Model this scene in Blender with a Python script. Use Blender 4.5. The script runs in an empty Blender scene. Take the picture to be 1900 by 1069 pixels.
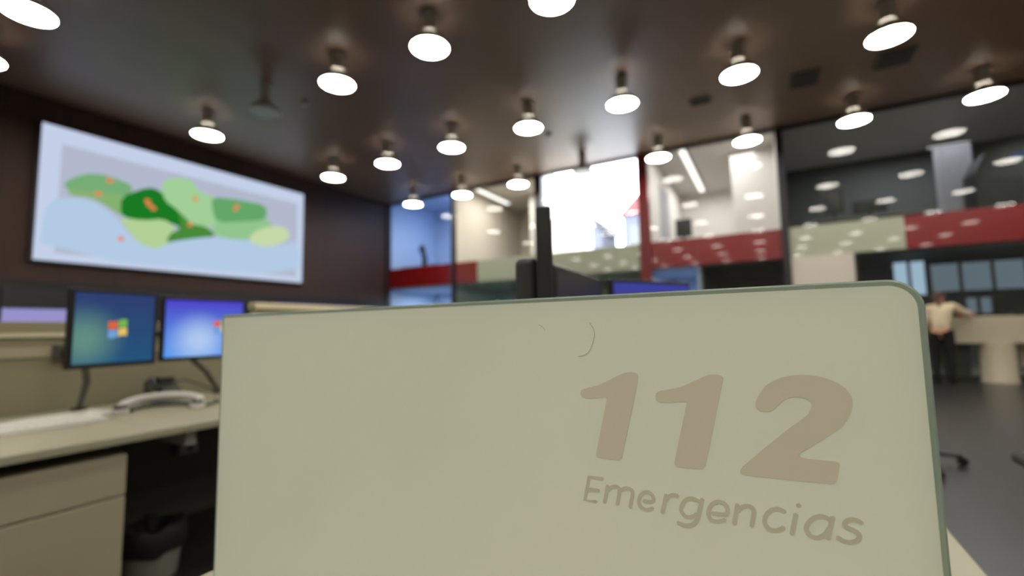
import bpy, bmesh, math, random
from mathutils import Vector, Matrix
PI = math.pi
C = bpy.context.scene.collection
random.seed(4)

# ---------------------------------------------------------------- camera
EYE = 1.10                      # camera height above the floor
F, PITCH, ROLL, YAW = 856.0, 0.0882515, 0.018162, 0.5062843
def cam_rot(p, r, y):
    cp, sp, cr, sr, cy, sy = math.cos(p), math.sin(p), math.cos(r), math.sin(r), math.cos(y), math.sin(y)
    Rr = Matrix(((cr, -sr, 0), (sr, cr, 0), (0, 0, 1)))
    M = Matrix(((1, 0, 0), (0, sp, cp), (0, -cp, sp)))
    Ry = Matrix(((cy, -sy, 0), (sy, cy, 0), (0, 0, 1)))
    return Ry @ M @ Rr
R = cam_rot(PITCH, ROLL, YAW)
B = R @ Matrix(((1, 0, 0), (0, -1, 0), (0, 0, -1)))
cd = bpy.data.cameras.new('camera'); cam = bpy.data.objects.new('camera', cd); C.objects.link(cam)
cam.matrix_world = Matrix.Translation((0, 0, EYE)) @ B.to_4x4()
cd.sensor_width = 36; cd.sensor_fit = 'HORIZONTAL'; cd.lens = F / 1900 * 36
cd.clip_start = 0.02; cd.clip_end = 300
cd.dof.use_dof = True; cd.dof.focus_distance = 0.385; cd.dof.aperture_fstop = 2.8
bpy.context.scene.camera = cam

# ---------------------------------------------------------------- world, exposure
sc = bpy.context.scene
vs = sc.view_settings
sc.display_settings.display_device = 'sRGB'
vs.view_transform = 'Standard'; vs.look = 'None'; vs.gamma = 1; vs.use_curve_mapping = False
vs.exposure = 0.0
w = bpy.data.worlds.new('world'); sc.world = w; w.use_nodes = True
bg = w.node_tree.nodes['Background']; bg.inputs[0].default_value = (0.86, 0.90, 1.0, 1); bg.inputs[1].default_value = 12.0
LAMP = 42.0                     # radiance of the round downlights

def area(name, loc, size, power, color=(1, 1, 1), rot=(0, 0, 0), sy=None):
    l = bpy.data.lights.new(name, 'AREA'); l.energy = power; l.color = color; l.size = size
    if sy: l.shape = 'RECTANGLE'; l.size_y = sy
    o = bpy.data.objects.new(name, l); C.objects.link(o); o.location = loc; o.rotation_euler = rot
    return o

# ---------------------------------------------------------------- materials
def lin(c):
    return tuple(((v/255)/12.92 if v/255 <= .04045 else ((v/255+.055)/1.055)**2.4) for v in c) + (1,)
MATS = {}
def mat(name, rgb, rough=.6, metal=0, spec=.5, noise=0, nscale=8, coat=0, bump=0, stretch=None):
    if name in MATS: return MATS[name]
    m = bpy.data.materials.new(name); m.use_nodes = True; nt = m.node_tree; b = nt.nodes['Principled BSDF']
    col = lin(rgb)
    b.inputs['Base Color'].default_value = col; b.inputs['Roughness'].default_value = rough
    b.inputs['Metallic'].default_value = metal; b.inputs['Specular IOR Level'].default_value = spec
    if coat: b.inputs['Coat Weight'].default_value = coat; b.inputs['Coat Roughness'].default_value = .02
    tc = nt.nodes.new('ShaderNodeTexCoord'); mp = nt.nodes.new('ShaderNodeMapping')
    nt.links.new(tc.outputs['Object'], mp.inputs[0])
    if stretch: mp.inputs['Scale'].default_value = stretch
    n = nt.nodes.new('ShaderNodeTexNoise'); n.inputs['Scale'].default_value = nscale; n.inputs['Detail'].default_value = 4
    nt.links.new(mp.outputs[0], n.inputs['Vector'])
    amt = noise if noise else .04
    r = nt.nodes.new('ShaderNodeMix'); r.data_type = 'RGBA'
    r.inputs['A'].default_value = tuple(c*(1-amt) for c in col[:3]) + (1,)
    r.inputs['B'].default_value = tuple(min(1, c*(1+amt)) for c in col[:3]) + (1,)
    nt.links.new(n.outputs['Fac'], r.inputs['Factor']); nt.links.new(r.outputs['Result'], b.inputs['Base Color'])
    if bump:
        bp = nt.nodes.new('ShaderNodeBump'); bp.inputs['Strength'].default_value = bump; bp.inputs['Distance'].default_value = .01
        nt.links.new(n.outputs['Fac'], bp.inputs['Height']); nt.links.new(bp.outputs[0], b.inputs['Normal'])
    MATS[name] = m
    return m
def emis(name, rgb, s=1.0):
    if name in MATS: return MATS[name]
    m = bpy.data.materials.new(name); m.use_nodes = True; nt = m.node_tree
    nt.nodes.remove(nt.nodes['Principled BSDF']); e = nt.nodes.new('ShaderNodeEmission')
    e.inputs[0].default_value = lin(rgb); e.inputs[1].default_value = s
    nt.links.new(e.outputs[0], nt.nodes['Material Output'].inputs[0]); MATS[name] = m
    return m
def glass(name, tint=(.93, .96, .95), ior=1.5):
    m = bpy.data.materials.new(name); m.use_nodes = True; nt = m.node_tree
    nt.nodes.remove(nt.nodes['Principled BSDF'])
    t = nt.nodes.new('ShaderNodeBsdfTransparent'); t.inputs[0].default_value = tint + (1,)
    g = nt.nodes.new('ShaderNodeBsdfGlossy'); g.inputs['Roughness'].default_value = .015
    f = nt.nodes.new('ShaderNodeFresnel'); f.inputs[0].default_value = ior
    x = nt.nodes.new('ShaderNodeMixShader')
    ge = nt.nodes.new('ShaderNodeNewGeometry'); fr = nt.nodes.new('ShaderNodeMath'); fr.operation = 'SUBTRACT'; fr.inputs[0].default_value = 1
    nt.links.new(ge.outputs['Backfacing'], fr.inputs[1]); ml = nt.nodes.new('ShaderNodeMath'); ml.operation = 'MULTIPLY'
    nt.links.new(f.outputs[0], ml.inputs[0]); nt.links.new(fr.outputs[0], ml.inputs[1])
    nt.links.new(ml.outputs[0], x.inputs[0]); nt.links.new(t.outputs[0], x.inputs[1]); nt.links.new(g.outputs[0], x.inputs[2])
    nt.links.new(x.outputs[0], nt.nodes['Material Output'].inputs[0]); MATS[name] = m
    return m
def planks(name, rgb, width, axis=1, rough=.45):
    m = mat(name, rgb, rough, noise=.25, nscale=3, stretch=(1, 1, .15)); nt = m.node_tree
    b = nt.nodes['Principled BSDF']
    src = b.inputs['Base Color'].links[0].from_socket
    tc = nt.nodes.new('ShaderNodeTexCoord'); sx = nt.nodes.new('ShaderNodeSeparateXYZ'); nt.links.new(tc.outputs['Object'], sx.inputs[0])
    mo = nt.nodes.new('ShaderNodeMath'); mo.operation = 'PINGPONG'; mo.inputs[1].default_value = width/2
    nt.links.new(sx.outputs[axis], mo.inputs[0])
    gt = nt.nodes.new('ShaderNodeMath'); gt.operation = 'GREATER_THAN'; gt.inputs[1].default_value = .008
    nt.links.new(mo.outputs[0], gt.inputs[0])
    mx = nt.nodes.new('ShaderNodeMix'); mx.data_type = 'RGBA'; mx.inputs['A'].default_value = lin((8, 6, 5))
    nt.links.new(gt.outputs[0], mx.inputs['Factor']); nt.links.new(src, mx.inputs['B']); nt.links.new(mx.outputs['Result'], b.inputs['Base Color'])
    return m
def wallpaper(name, top, bottom, glow, gpos, grad, s=1.0):
    """picture of a lit desktop: vertical gradient with a soft bright spot, from the screen's own object coordinates (x across, z up)"""
    m = bpy.data.materials.new(name); m.use_nodes = True; nt = m.node_tree; N = nt.nodes.new; K = nt.links.new
    nt.nodes.remove(nt.nodes['Principled BSDF'])
    tc = N('ShaderNodeTexCoord'); sx = N('ShaderNodeSeparateXYZ'); K(tc.outputs['Object'], sx.inputs[0])
    mr = N('ShaderNodeMapRange'); mr.inputs['From Min'].default_value = -grad; mr.inputs['From Max'].default_value = grad; K(sx.outputs[2], mr.inputs[0])
    a = N('ShaderNodeMix'); a.data_type = 'RGBA'; a.inputs['A'].default_value = lin(bottom); a.inputs['B'].default_value = lin(top); K(mr.outputs[0], a.inputs['Factor'])
    vd = N('ShaderNodeVectorMath'); vd.operation = 'DISTANCE'; K(tc.outputs['Object'], vd.inputs[0]); vd.inputs[1].default_value = gpos
    m2 = N('ShaderNodeMapRange'); m2.interpolation_type = 'SMOOTHSTEP'; m2.inputs['From Min'].default_value = .17; m2.inputs['From Max'].default_value = 0.0; K(vd.outputs['Value'], m2.inputs[0])
    g = N('ShaderNodeMix'); g.data_type = 'RGBA'; K(m2.outputs[0], g.inputs['Factor']); K(a.outputs['Result'], g.inputs['A']); g.inputs['B'].default_value = lin(glow)
    e = N('ShaderNodeEmission'); e.inputs[1].default_value = s; K(g.outputs['Result'], e.inputs[0]); K(e.outputs[0], nt.nodes['Material Output'].inputs[0])
    MATS[name] = m
    return m

mat('ceiling_brown', (146, 118, 97), .42, noise=.08, nscale=1.5, spec=.9)
planks('wood_dark', (54, 29, 15), .9, rough=.62)
mat('wall_black', (15, 14, 14), .55)
mat('wall_dark', (182, 176, 166), .7)
mat('floor_dark', (40, 38, 35), .3, noise=.15, nscale=6, spec=.5)
mat('red_panel', (126, 12, 14), .25, coat=.35)
mat('cream_panel', (172, 176, 153), .3, coat=.5)
mat('red_column', (108, 15, 20), .35)
mat('mullion_dark', (48, 44, 48), .4, metal=.3)
mat('white_wall', (215, 210, 205), .8)
mat('pale_blue_wall', (190, 205, 232), .8)
mat('warm_wall', (212, 203, 192), .8)
mat('green_grey_wall', (150, 165, 155), .8)
mat('dark_grey_wall', (92, 94, 92), .8)
mat('curtain_white', (190, 188, 196), .9)
mat('room_floor', (120, 118, 112), .6)
mat('black_plastic', (16, 16, 18), .35)
mat('black_soft', (14, 14, 15), .8)
mat('dark_grey_plastic', (42, 42, 46), .4)
mat('grey_plastic', (120, 120, 122), .4)
mat('lamp_metal', (165, 160, 150), .55)
mat('lamp_inner', (210, 208, 200), .4)
mat('desk_cream', (146, 142, 118), .4, noise=.03)
mat('desk_edge', (190, 182, 158), .45)
mat('divider_cream', (130, 123, 98), .6)
mat('cap_cream', (226, 214, 178), .6)
mat('word_taupe', (182, 179, 160), .6)
mat('divider_dark', (62, 58, 50), .7)
mat('cabinet_beige', (152, 143, 120), .5)
mat('chrome', (190, 190, 190), .2, metal=1)
mat('phone_grey', (190, 186, 180), .4)
mat('dark_green_grey', (45, 50, 42), .4)
mat('bin_grey', (125, 122, 112), .5)
mat('bag_black', (5, 5, 5), .7, bump=.3, nscale=30)
mat('skin', (205, 150, 120), .6)
mat('hair', (72, 42, 26), .6, noise=.3, nscale=60)
mat('cream_cloth', (205, 188, 160), .9, noise=.08, nscale=30)
mat('black_cloth', (14, 14, 18), .9)
mat('red_cloth', (170, 30, 30), .7)
mat('brick_red', (110, 60, 60), .9)
mat('stucco', (168, 168, 176), .9)
mat('grey_render', (84, 86, 96), .9)
mat('vent_grey', (105, 103, 98), .5)
mat('letter_taupe', (193, 185, 168), .6)
mat('hair_line', (186, 182, 158), .6)
mat('counter_cream', (186, 176, 154), .5)
emis('lamp_glow', (255, 250, 238), LAMP)
emis('strip_glow', (255, 250, 242), 2.2)
emis('blue_reflection_glow', (160, 185, 205), 1)
emis('dim_reflection_glow', (96, 108, 118), 1)
emis('lavender_screen', (150, 145, 200), 1.0)
emis('indigo_screen', (62, 66, 150), 1.0)
emis('violet_screen', (52, 40, 95), 1.0)
emis('blue_glint_glow', (60, 70, 120), 1.0)
glass('facade_glass', (.95, .97, .96), 1.42)
wallpaper('desk_blue', (48, 62, 112), (36, 84, 122), (98, 142, 130), (-.11, -.012, -.045), .15)
wallpaper('desk_bright', (76, 58, 196), (92, 158, 240), (176, 202, 240), (-.03, -.012, -.06), .15)
def frosted():
    m = bpy.data.materials.new('frosted_glass'); m.use_nodes = True; nt = m.node_tree; N = nt.nodes.new; K = nt.links.new
    nt.nodes.remove(nt.nodes['Principled BSDF'])
    n = N('ShaderNodeTexNoise'); n.inputs['Scale'].default_value = 3; tc = N('ShaderNodeTexCoord'); K(tc.outputs['Object'], n.inputs['Vector'])
    mx = N('ShaderNodeMix'); mx.data_type = 'RGBA'; mx.inputs['A'].default_value = (.86, .91, .76, 1); mx.inputs['B'].default_value = (.91, .92, .81, 1); K(n.outputs['Fac'], mx.inputs['Factor'])
    d = N('ShaderNodeBsdfDiffuse'); K(mx.outputs['Result'], d.inputs[0])
    t = N('ShaderNodeBsdfTranslucent'); K(mx.outputs['Result'], t.inputs[0])
    a = N('ShaderNodeMixShader'); a.inputs[0].default_value = .45; K(d.outputs[0], a.inputs[1]); K(t.outputs[0], a.inputs[2])
    g = N('ShaderNodeBsdfGlossy'); g.inputs['Roughness'].default_value = .35
    f = N('ShaderNodeFresnel'); f.inputs[0].default_value = 1.4
    b = N('ShaderNodeMixShader'); K(f.outputs[0], b.inputs[0]); K(a.outputs[0], b.inputs[1]); K(g.outputs[0], b.inputs[2])
    K(b.outputs[0], nt.nodes['Material Output'].inputs[0]); MATS['frosted_glass'] = m
frosted()
m = mat('glass_edge', (150, 165, 150), .12, spec=.8); m.node_tree.nodes['Principled BSDF'].inputs['Transmission Weight'].default_value = .3

# ---------------------------------------------------------------- traced outlines, millimetres on the glass (x, height above the eye); metres on the map wall
NUMS = [[[-160.6, -61.7], [-159.5, -59.3], [-156.1, -57.4], [-142.1, -53.7], [-132.1, -48.6], [-121.1, -42.9], [-114.7, -40.9], [-108.2, -40.7], [-105.5, -42.7], [-105.4, -46.5], [-122.8, -116.6], [-123.9, -118.8], [-125.8, -119.9], [-144.5, -119.8], [-146.9, -118.9], [-147.3, -116.9], [-135.2, -67.4], [-135.6, -64.4], [-138.8, -64.6], [-153.8, -66.8], [-158.9, -65.7], [-160.6, -63.4]], [[-91.0, -60.4], [-89.6, -57.5], [-86.5, -56.2], [-71.3, -52.9], [-58.6, -47.0], [-48.3, -41.3], [-42.7, -40.7], [-38.0, -41.0], [-35.8, -42.8], [-36.4, -46.5], [-52.8, -114.7], [-54.2, -117.6], [-56.2, -118.7], [-75.5, -119.2], [-77.4, -118.0], [-77.5, -115.6], [-65.8, -67.7], [-65.3, -64.9], [-67.7, -64.1], [-81.5, -66.3], [-88.0, -66.0], [-90.7, -63.7]], [[-27.3, -115.6], [-24.9, -111.9], [6.6, -81.5], [19.0, -70.9], [23.4, -65.8], [24.5, -61.0], [23.4, -58.2], [19.1, -55.9], [13.2, -55.9], [8.0, -57.1], [3.5, -61.3], [-0.3, -66.1], [-4.8, -68.7], [-9.2, -68.7], [-12.7, -66.3], [-13.4, -62.3], [-11.2, -56.2], [-5.4, -47.9], [2.9, -42.6], [11.7, -39.8], [21.0, -38.9], [30.7, -39.7], [40.1, -43.2], [46.7, -48.5], [49.8, -54.8], [49.1, -63.1], [45.2, -71.7], [39.3, -78.6], [26.0, -89.2], [9.6, -101.4], [37.0, -101.3], [38.8, -102.6], [38.7, -104.4], [36.4, -115.7], [35.2, -117.7], [33.6, -117.9], [-25.7, -119.4], [-27.5, -118.2]]]
WORD = {"E": [[[-141.5, -138.2], [-154.5, -138.1], [-159.5, -159.8], [-148.3, -159.4]], [[-157.2, -149.6], [-145.5, -149.2]]], "m": [[[-136.9, -143.4], [-140.6, -158.9]], [[-137.5, -147.8], [-133.3, -143.8], [-128.5, -142.7], [-125.8, -144.9], [-128.7, -158.7]], [[-126.4, -146.8], [-121.6, -143.2], [-117.0, -143.2], [-113.9, -145.4], [-117.2, -159.1]]], "e1": [[[-105.2, -152.05], [-96.8, -151.6], [-96.2, -147.5], [-99.5, -143.9], [-104.6, -144.2], [-108.1, -148.2], [-109.7, -153.9], [-107.2, -158.3], [-102.0, -159.1], [-97.5, -156.9]]], "r": [[[-85.7, -143.7], [-89.6, -159.2]], [[-87.3, -149.9], [-83.6, -144.5], [-79.8, -142.8], [-76.1, -143.3]]], "g": [[[-58.9, -145.4], [-64.4, -143.2], [-69.6, -144.8], [-73.5, -150.4], [-74.2, -155.7], [-70.7, -159.3], [-65.8, -158.8], [-61.2, -155.2]], [[-57.0, -142.6], [-58.7, -149.4], [-61.4, -159.7], [-65.5, -164.9], [-71.6, -166.5], [-77.1, -165.0]]], "e2": [[[-49.6, -152.75], [-38.6, -152.3], [-38.0, -146.8], [-40.8, -142.7], [-46.1, -142.7], [-50.8, -146.7], [-53.3, -153.6], [-51.4, -158.3], [-46.2, -159.0], [-40.4, -156.4]]], "n": [[[-30.7, -142.9], [-33.9, -158.2]], [[-31.4, -148.5], [-27.4, -143.7], [-22.4, -142.3], [-18.8, -144.8], [-21.5, -157.9]]], "c": [[[2.0, -142.9], [-2.2, -141.1], [-7.4, -142.9], [-11.8, -148.4], [-12.5, -154.3], [-9.5, -158.2], [-4.0, -157.9], [0.4, -154.8]]], "i": [[[9.0, -143.5], [5.6, -158.5]], [[11.4, -136.0], [11.0, -137.4]]], "a": [[[31.1, -143.7], [26.6, -141.8], [20.9, -143.3], [16.6, -148.1], [14.6, -153.1], [16.8, -157.5], [21.5, -158.4], [26.5, -155.4], [29.3, -150.4]], [[32.1, -141.4], [28.2, -157.3]]], "s": [[[49.4, -142.6], [45.8, -140.8], [41.2, -141.9], [38.7, -145.2], [40.4, -147.8], [45.3, -148.8], [47.6, -151.4], [46.3, -155.1], [41.7, -157.5], [37.2, -157.3], [34.2, -155.4]]]}
HAIRS = [[[-149.3, 4.9], [-145.2, -1.3], [-144.4, -7.3], [-147.0, -15.7], [-150.6, -23.0], [-156.3, -26.6], [-161.5, -27.2]], [(-202.7, 4.0), (-197.9, 1.7), (-195.7, -2.6)]]
MAP = {"sea": [[3.3, 2.69], [3.83, 2.84], [4.1, 2.79], [4.43, 2.55], [4.7, 2.2], [4.94, 2.0], [5.33, 2.04], [5.54, 2.22], [6.21, 2.43], [7.24, 2.54], [8.06, 2.44], [8.87, 2.78], [8.88, 1.64], [3.25, 1.57]], "west_north": [[3.55, 3.1], [3.81, 3.33], [4.1, 3.43], [4.39, 3.4], [4.65, 3.34], [4.69, 3.21], [4.55, 3.03], [4.3, 3.05], [3.96, 3.0], [3.7, 2.97], [3.58, 2.96]], "west_south": [[3.59, 2.97], [3.96, 3.01], [4.3, 3.07], [4.56, 3.05], [4.55, 2.6], [4.38, 2.67], [4.17, 2.81], [3.93, 2.88], [3.67, 2.84]], "pale_north": [[5.27, 3.6], [5.56, 3.78], [5.88, 3.77], [6.07, 3.51], [6.44, 3.51], [6.4, 3.12], [6.54, 2.8], [6.2, 2.66], [5.87, 2.7], [5.73, 2.82], [5.53, 2.93], [5.31, 3.08], [5.22, 3.3]], "centre_dark": [[4.49, 3.02], [4.8, 3.26], [5.03, 3.38], [5.24, 3.33], [5.34, 3.11], [5.56, 2.99], [5.76, 2.78], [5.72, 2.54], [5.52, 2.61], [5.27, 2.67], [4.91, 2.57], [4.61, 2.58], [4.49, 2.65]], "olive": [[5.6, 2.94], [5.75, 2.83], [5.9, 2.69], [6.25, 2.69], [6.51, 2.49], [6.02, 2.36], [5.67, 2.25], [5.35, 2.14], [5.41, 2.34], [5.68, 2.54]], "east_light": [[6.46, 2.89], [7.22, 3.07], [7.85, 3.23], [8.01, 3.02], [7.45, 2.75], [7.36, 2.51], [6.7, 2.46], [6.37, 2.56]], "east_green": [[6.34, 3.48], [6.93, 3.56], [7.81, 3.6], [7.82, 3.18], [7.22, 3.01], [6.49, 2.84], [6.38, 3.11]], "south_east": [[7.43, 2.76], [7.98, 3.05], [8.42, 3.07], [8.58, 2.85], [8.31, 2.57], [7.82, 2.39], [7.32, 2.47]], "south": [[4.44, 2.57], [4.91, 2.58], [5.31, 2.7], [5.58, 2.54], [5.39, 2.26], [5.42, 2.11], [5.17, 1.96], [4.9, 2.03], [4.7, 2.23]]}
MARKS = [(4.27, 3.32), (4.09, 2.99), (5.01, 2.96), (5.09, 2.9), (4.97, 3.04), (5.96, 3.33), (6.99, 3.38), (6.94, 3.29), (4.52, 2.1), (5.87, 2.67)]

# ---------------------------------------------------------------- mesh helpers
class MB:
    def __init__(s): s.bm = bmesh.new(); s.T = Matrix.Identity(4)
    def _add(s, verts, faces, mi=0):
        vv = [s.bm.verts.new(s.T @ Vector(v)) for v in verts]
        for f in faces:
            try:
                fc = s.bm.faces.new([vv[i] for i in f]); fc.material_index = mi
            except ValueError: pass
        return s
    def box(s, x0, x1, y0, y1, z0, z1, bev=0, mi=0):
        b2 = bmesh.new()
        r = bmesh.ops.create_cube(b2, size=1)
        for v in b2.verts: v.co = Vector(((x0+x1)/2 + v.co.x*(x1-x0), (y0+y1)/2 + v.co.y*(y1-y0), (z0+z1)/2 + v.co.z*(z1-z0)))
        if bev: bmesh.ops.bevel(b2, geom=list(b2.edges), offset=bev, segments=3, affect='EDGES', profile=.5)
        b2.verts.index_update()
        s._add([v.co.copy() for v in b2.verts], [[v.index for v in f.verts] for f in b2.faces], mi); b2.free()
        return s
    def lathe(s, prof, seg=32, c=(0, 0, 0), cap=True, mi=0):
        V = []; Fc = []
        for r, z in prof:
            for i in range(seg):
                a = 2*PI*i/seg; V.append((c[0]+r*math.cos(a), c[1]+r*math.sin(a), c[2]+z))
        n = len(prof)
        for k in range(n-1):
            for i in range(seg):
                j = (i+1) % seg; Fc.append((k*seg+i, k*seg+j, (k+1)*seg+j, (k+1)*seg+i))
        if cap: Fc.append(tuple(reversed(range(seg)))); Fc.append(tuple((n-1)*seg+i for i in range(seg)))
        return s._add(V, Fc, mi)
    def cyl(s, r, z0, z1, c=(0, 0), seg=24, mi=0, bev=0):
        if bev: return s.lathe([(r-bev, z0), (r, z0+bev), (r, z1-bev), (r-bev, z1)], seg, (c[0], c[1], 0), mi=mi)
        return s.lathe([(r, z0), (r, z1)], seg, (c[0], c[1], 0), mi=mi)
    def tube(s, pts, r, seg=8, mi=0):
        pts = [Vector(p) for p in pts]; V = []; Fc = []; n = len(pts)
        for k, p in enumerate(pts):
            d = (pts[min(k+1, n-1)] - pts[max(k-1, 0)]).normalized()
            up = Vector((0, 0, 1)) if abs(d.z) < .9 else Vector((1, 0, 0))
            a = d.cross(up).normalized(); b = d.cross(a)
            rr = r[k] if isinstance(r, (list, tuple)) else r
            for i in range(seg):
                t = 2*PI*i/seg; V.append(p + a*math.cos(t)*rr + b*math.sin(t)*rr)
        for k in range(n-1):
            for i in range(seg):
                j = (i+1) % seg; Fc.append((k*seg+i, k*seg+j, (k+1)*seg+j, (k+1)*seg+i))
        Fc.append(tuple(range(seg))); Fc.append(tuple((n-1)*seg+i for i in reversed(range(seg))))
        return s._add(V, Fc, mi)
    def prism(s, poly, lo, hi, plane='xz', mi=0):
        """poly in the named plane, extruded from lo to hi along the third axis"""
        def P(a, b, c):
            return {'xz': (a, c, b), 'yz': (c, a, b), 'xy': (a, b, c)}[plane]
        n = len(poly)
        V = [P(a, b, lo) for a, b in poly] + [P(a, b, hi) for a, b in poly]
        Fc = [tuple(range(n)), tuple(reversed(range(n, 2*n)))] + [(i, (i+1) % n, n+(i+1) % n, n+i) for i in range(n)]
        return s._add(V, Fc, mi)
    def ribbon(s, pts, half, lo, hi, plane='xz', mi=0):
        """stroke with rounded ends in a plane"""
        pts = [Vector(p) for p in pts]; L = []; Rr = []
        n = len(pts)
        for k, p in enumerate(pts):
            d = (pts[min(k+1, n-1)] - pts[max(k-1, 0)]).normalized(); q = Vector((-d.y, d.x))
            L.append(p + q*half); Rr.append(p - q*half)
        d0 = (pts[1]-pts[0]).normalized(); d1 = (pts[-1]-pts[-2]).normalized()
        poly = [*L, pts[-1]+d1*half*.7, *reversed(Rr), pts[0]-d0*half*.7]
        m = len(poly)
        def P(a, b, c): return {'xz': (a, c, b), 'yz': (c, a, b), 'xy': (a, b, c)}[plane]
        V = [P(v.x, v.y, lo) for v in poly] + [P(v.x, v.y, hi) for v in poly]
        Fc = []
        for k in range(n-1):
            a, b, c_, d_ = k, k+1, 2*n-1-k+0, 2*n-k
            # indices: L 0..n-1, tip n, R reversed n+1..2n, tail 2n+1
            r0 = 2*n - k; r1 = 2*n - k - 1
            Fc.append((k, k+1, r1, r0)); Fc.append((m+k, m+r0, m+r1, m+k+1))
        Fc.append((n-1, n, n+1)); Fc.append((m+n-1, m+n+1, m+n))
        Fc.append((2*n, 2*n+1, 0)); Fc.append((m+2*n, m, m+2*n+1))
        Fc += [(i, m+i, m+(i+1) % m, (i+1) % m) for i in range(m)]
        return s._add(V, Fc, mi)
    def build(s, name, m, parent=None, smooth=False, loc=None):
        me = bpy.data.meshes.new(name)
        bmesh.ops.recalc_face_normals(s.bm, faces=list(s.bm.faces))
        s.bm.to_mesh(me); s.bm.free()
        for k in (m if isinstance(m, (list, tuple)) else [m]): me.materials.append(MATS[k] if isinstance(k, str) else k)
        if smooth:
            for p in me.polygons: p.use_smooth = True
            try: me.set_sharp_from_angle(angle=math.radians(40))
            except Exception: pass
        o = bpy.data.objects.new(name, me); C.objects.link(o)
        if parent: o.parent = parent
        if loc: o.location = loc
        return o
def tag(o, label=None, cat=None, group=None, kind=None):
    if label: o['label'] = label
    if cat: o['category'] = cat
    if group: o['group'] = group
    if kind: o['kind'] = kind
    return o
def thing(name, label, cat, loc=(0, 0, 0), rz=0, group=None):
    o = bpy.data.objects.new(name, None); C.objects.link(o); o.location = loc; o.rotation_euler = (0, 0, rz)
    o.empty_display_size = .1
    return tag(o, label, cat, group)
def struct(name, mb, m, label=None, parent=None):
    o = mb.build(name, m, parent); o['kind'] = 'structure'
    if label: o['label'] = label
    if not parent: o['category'] = name.split('_')[0]
    return o
def copy_tree(o, parent=None):
    c = o.copy(); C.objects.link(c)
    if parent: c.parent = parent
    for ch in list(o.children): copy_tree(ch, c)
    return c
def chaikin(p, n=1, closed=True):
    for _ in range(n):
        q = []; m = len(p)
        for i in range(m if closed else m-1):
            a, b = p[i], p[(i+1) % m]
            q.append((a[0]*.78+b[0]*.22, a[1]*.78+b[1]*.22)); q.append((a[0]*.22+b[0]*.78, a[1]*.22+b[1]*.78))
        if not closed: q = [p[0]] + q + [p[-1]]
        p = q
    return p

# ================================================================ SETTING
XL, XR, YF, YB, ZC = -12.3, 9.6, 12.63, -9.5, 5.85
ZB0, ZB1 = EYE+1.56, EYE+2.27      # bottom and top of the coloured band on the facade
struct('floor', MB().box(XL-.2, XR+.2, YB-.2, YF+.3, -.1, 0), 'floor_dark', 'dark grey glossy floor of the hall')
struct('ceiling', MB().box(XL-.2, XR+.2, YB-.2, YF+.12, ZC, ZC+.2), 'ceiling_brown', 'dark brown ceiling of the hall')
struct('wall_left', MB().box(XL-.2, XL, YB-.2, YF+.1, 2.17, ZC), 'wood_dark', 'dark brown panelled wall that carries the map screen')
struct('trim_1', MB().box(XL-.2, XL+.04, YB-.2, YF+.1, 0, 2.17), 'wall_black', 'black lower part of the wall under the map screen')
struct('wall_right', MB().box(XR, XR+.2, YB-.2, YF+.1, 0, ZC), 'wall_dark')
struct('wall_back', MB().box(XL-.2, XR+.2, YB-.2, YB, 0, ZC), 'wall_dark')

# ---- glazed facade: mullions, columns, coloured band, panes
def facade_post(n, x0, x1, m, label):
    struct('trim_%d' % n, MB().box(x0, x1, YF-.06, YF+.14, 0, ZC, .01), m, label)
facade_post(2, -12.3, -12.22, 'mullion_dark', 'dark post in the corner beside the blue bay')
facade_post(3, -9.33, -9.22, 'mullion_dark', 'thin dark post between the blue bay and the beige bay')
facade_post(4, -6.14, -5.88, 'mullion_dark', 'wide dark post left of the bright window')
facade_post(5, -2.97, -2.68, 'red_column', 'red post right of the bright window')
facade_post(6, .37, .53, 'mullion_dark', 'dark post between the white room and the dark room')
struct('trim_7', MB().box(XL, XR, YF-.03, YF+.12, ZC-.06, ZC), 'mullion_dark', 'dark head rail of the facade under the ceiling')
bands = [(-12.22, -9.33, 'red_panel', 'dark red facade panel under the blue bay'), (-9.22, -8.31, 'red_panel', 'short red facade panel under the left of the beige bay'),
         (-8.31, -6.14, 'cream_panel', 'cream facade panel under the beige bay'), (-5.88, -2.97, 'cream_panel', 'cream facade panel under the bright window'),
         (-2.68, -1.52, 'red_panel', 'red facade panel right beside the red post'), (-1.515, .37, 'red_panel', 'long bright red facade panel under the white room'),
         (.53, 2.66, 'cream_panel', 'cream facade panel under the dark room'), (2.665, 6.2, 'red_panel', 'deep red facade panel at the far right'), (6.205, 9.6, 'cream_panel', 'cream facade panel outside the frame')]
for i, (a, b, m_, lb) in enumerate(bands):
    struct('trim_%d' % (8+i), MB().box(a, b, YF+.03, YF+.11, ZB0, ZB1, .004), m_, lb)
bays = [(-12.22, -9.33, 'blue'), (-9.22, -6.14, 'beige'), (-5.88, -2.97, 'bright'), (-2.68, .37, 'white'), (.53, 5.2, 'dark'), (5.24, 9.6, 'outer')]
for i, (a, b, nm) in enumerate(bays):
    g = struct('window_%d' % (i+1), MB().box(a, b, YF, YF+.012, ZB1+.005, ZC-.06), 'facade_glass', 'upper glass pane of the %s bay' % nm)
    g2 = struct('window_%d' % (i+7), MB().box(a if i != 4 else 1.78, b, YF, YF+.012, 0, ZB0-.005), 'facade_glass', 'lower glass pane of the %s bay' % nm)
struct('wall_lower_facade', MB().box(.53, 1.74, YF, YF+.1, 0, ZB0-.005), 'warm_wall', 'beige wall piece under the cream panel')
struct('trim_17', MB().box(1.74, 1.78, YF-.02, YF+.1, 0, ZB0-.005), 'mullion_dark', 'dark jamb beside the beige wall piece')

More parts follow.
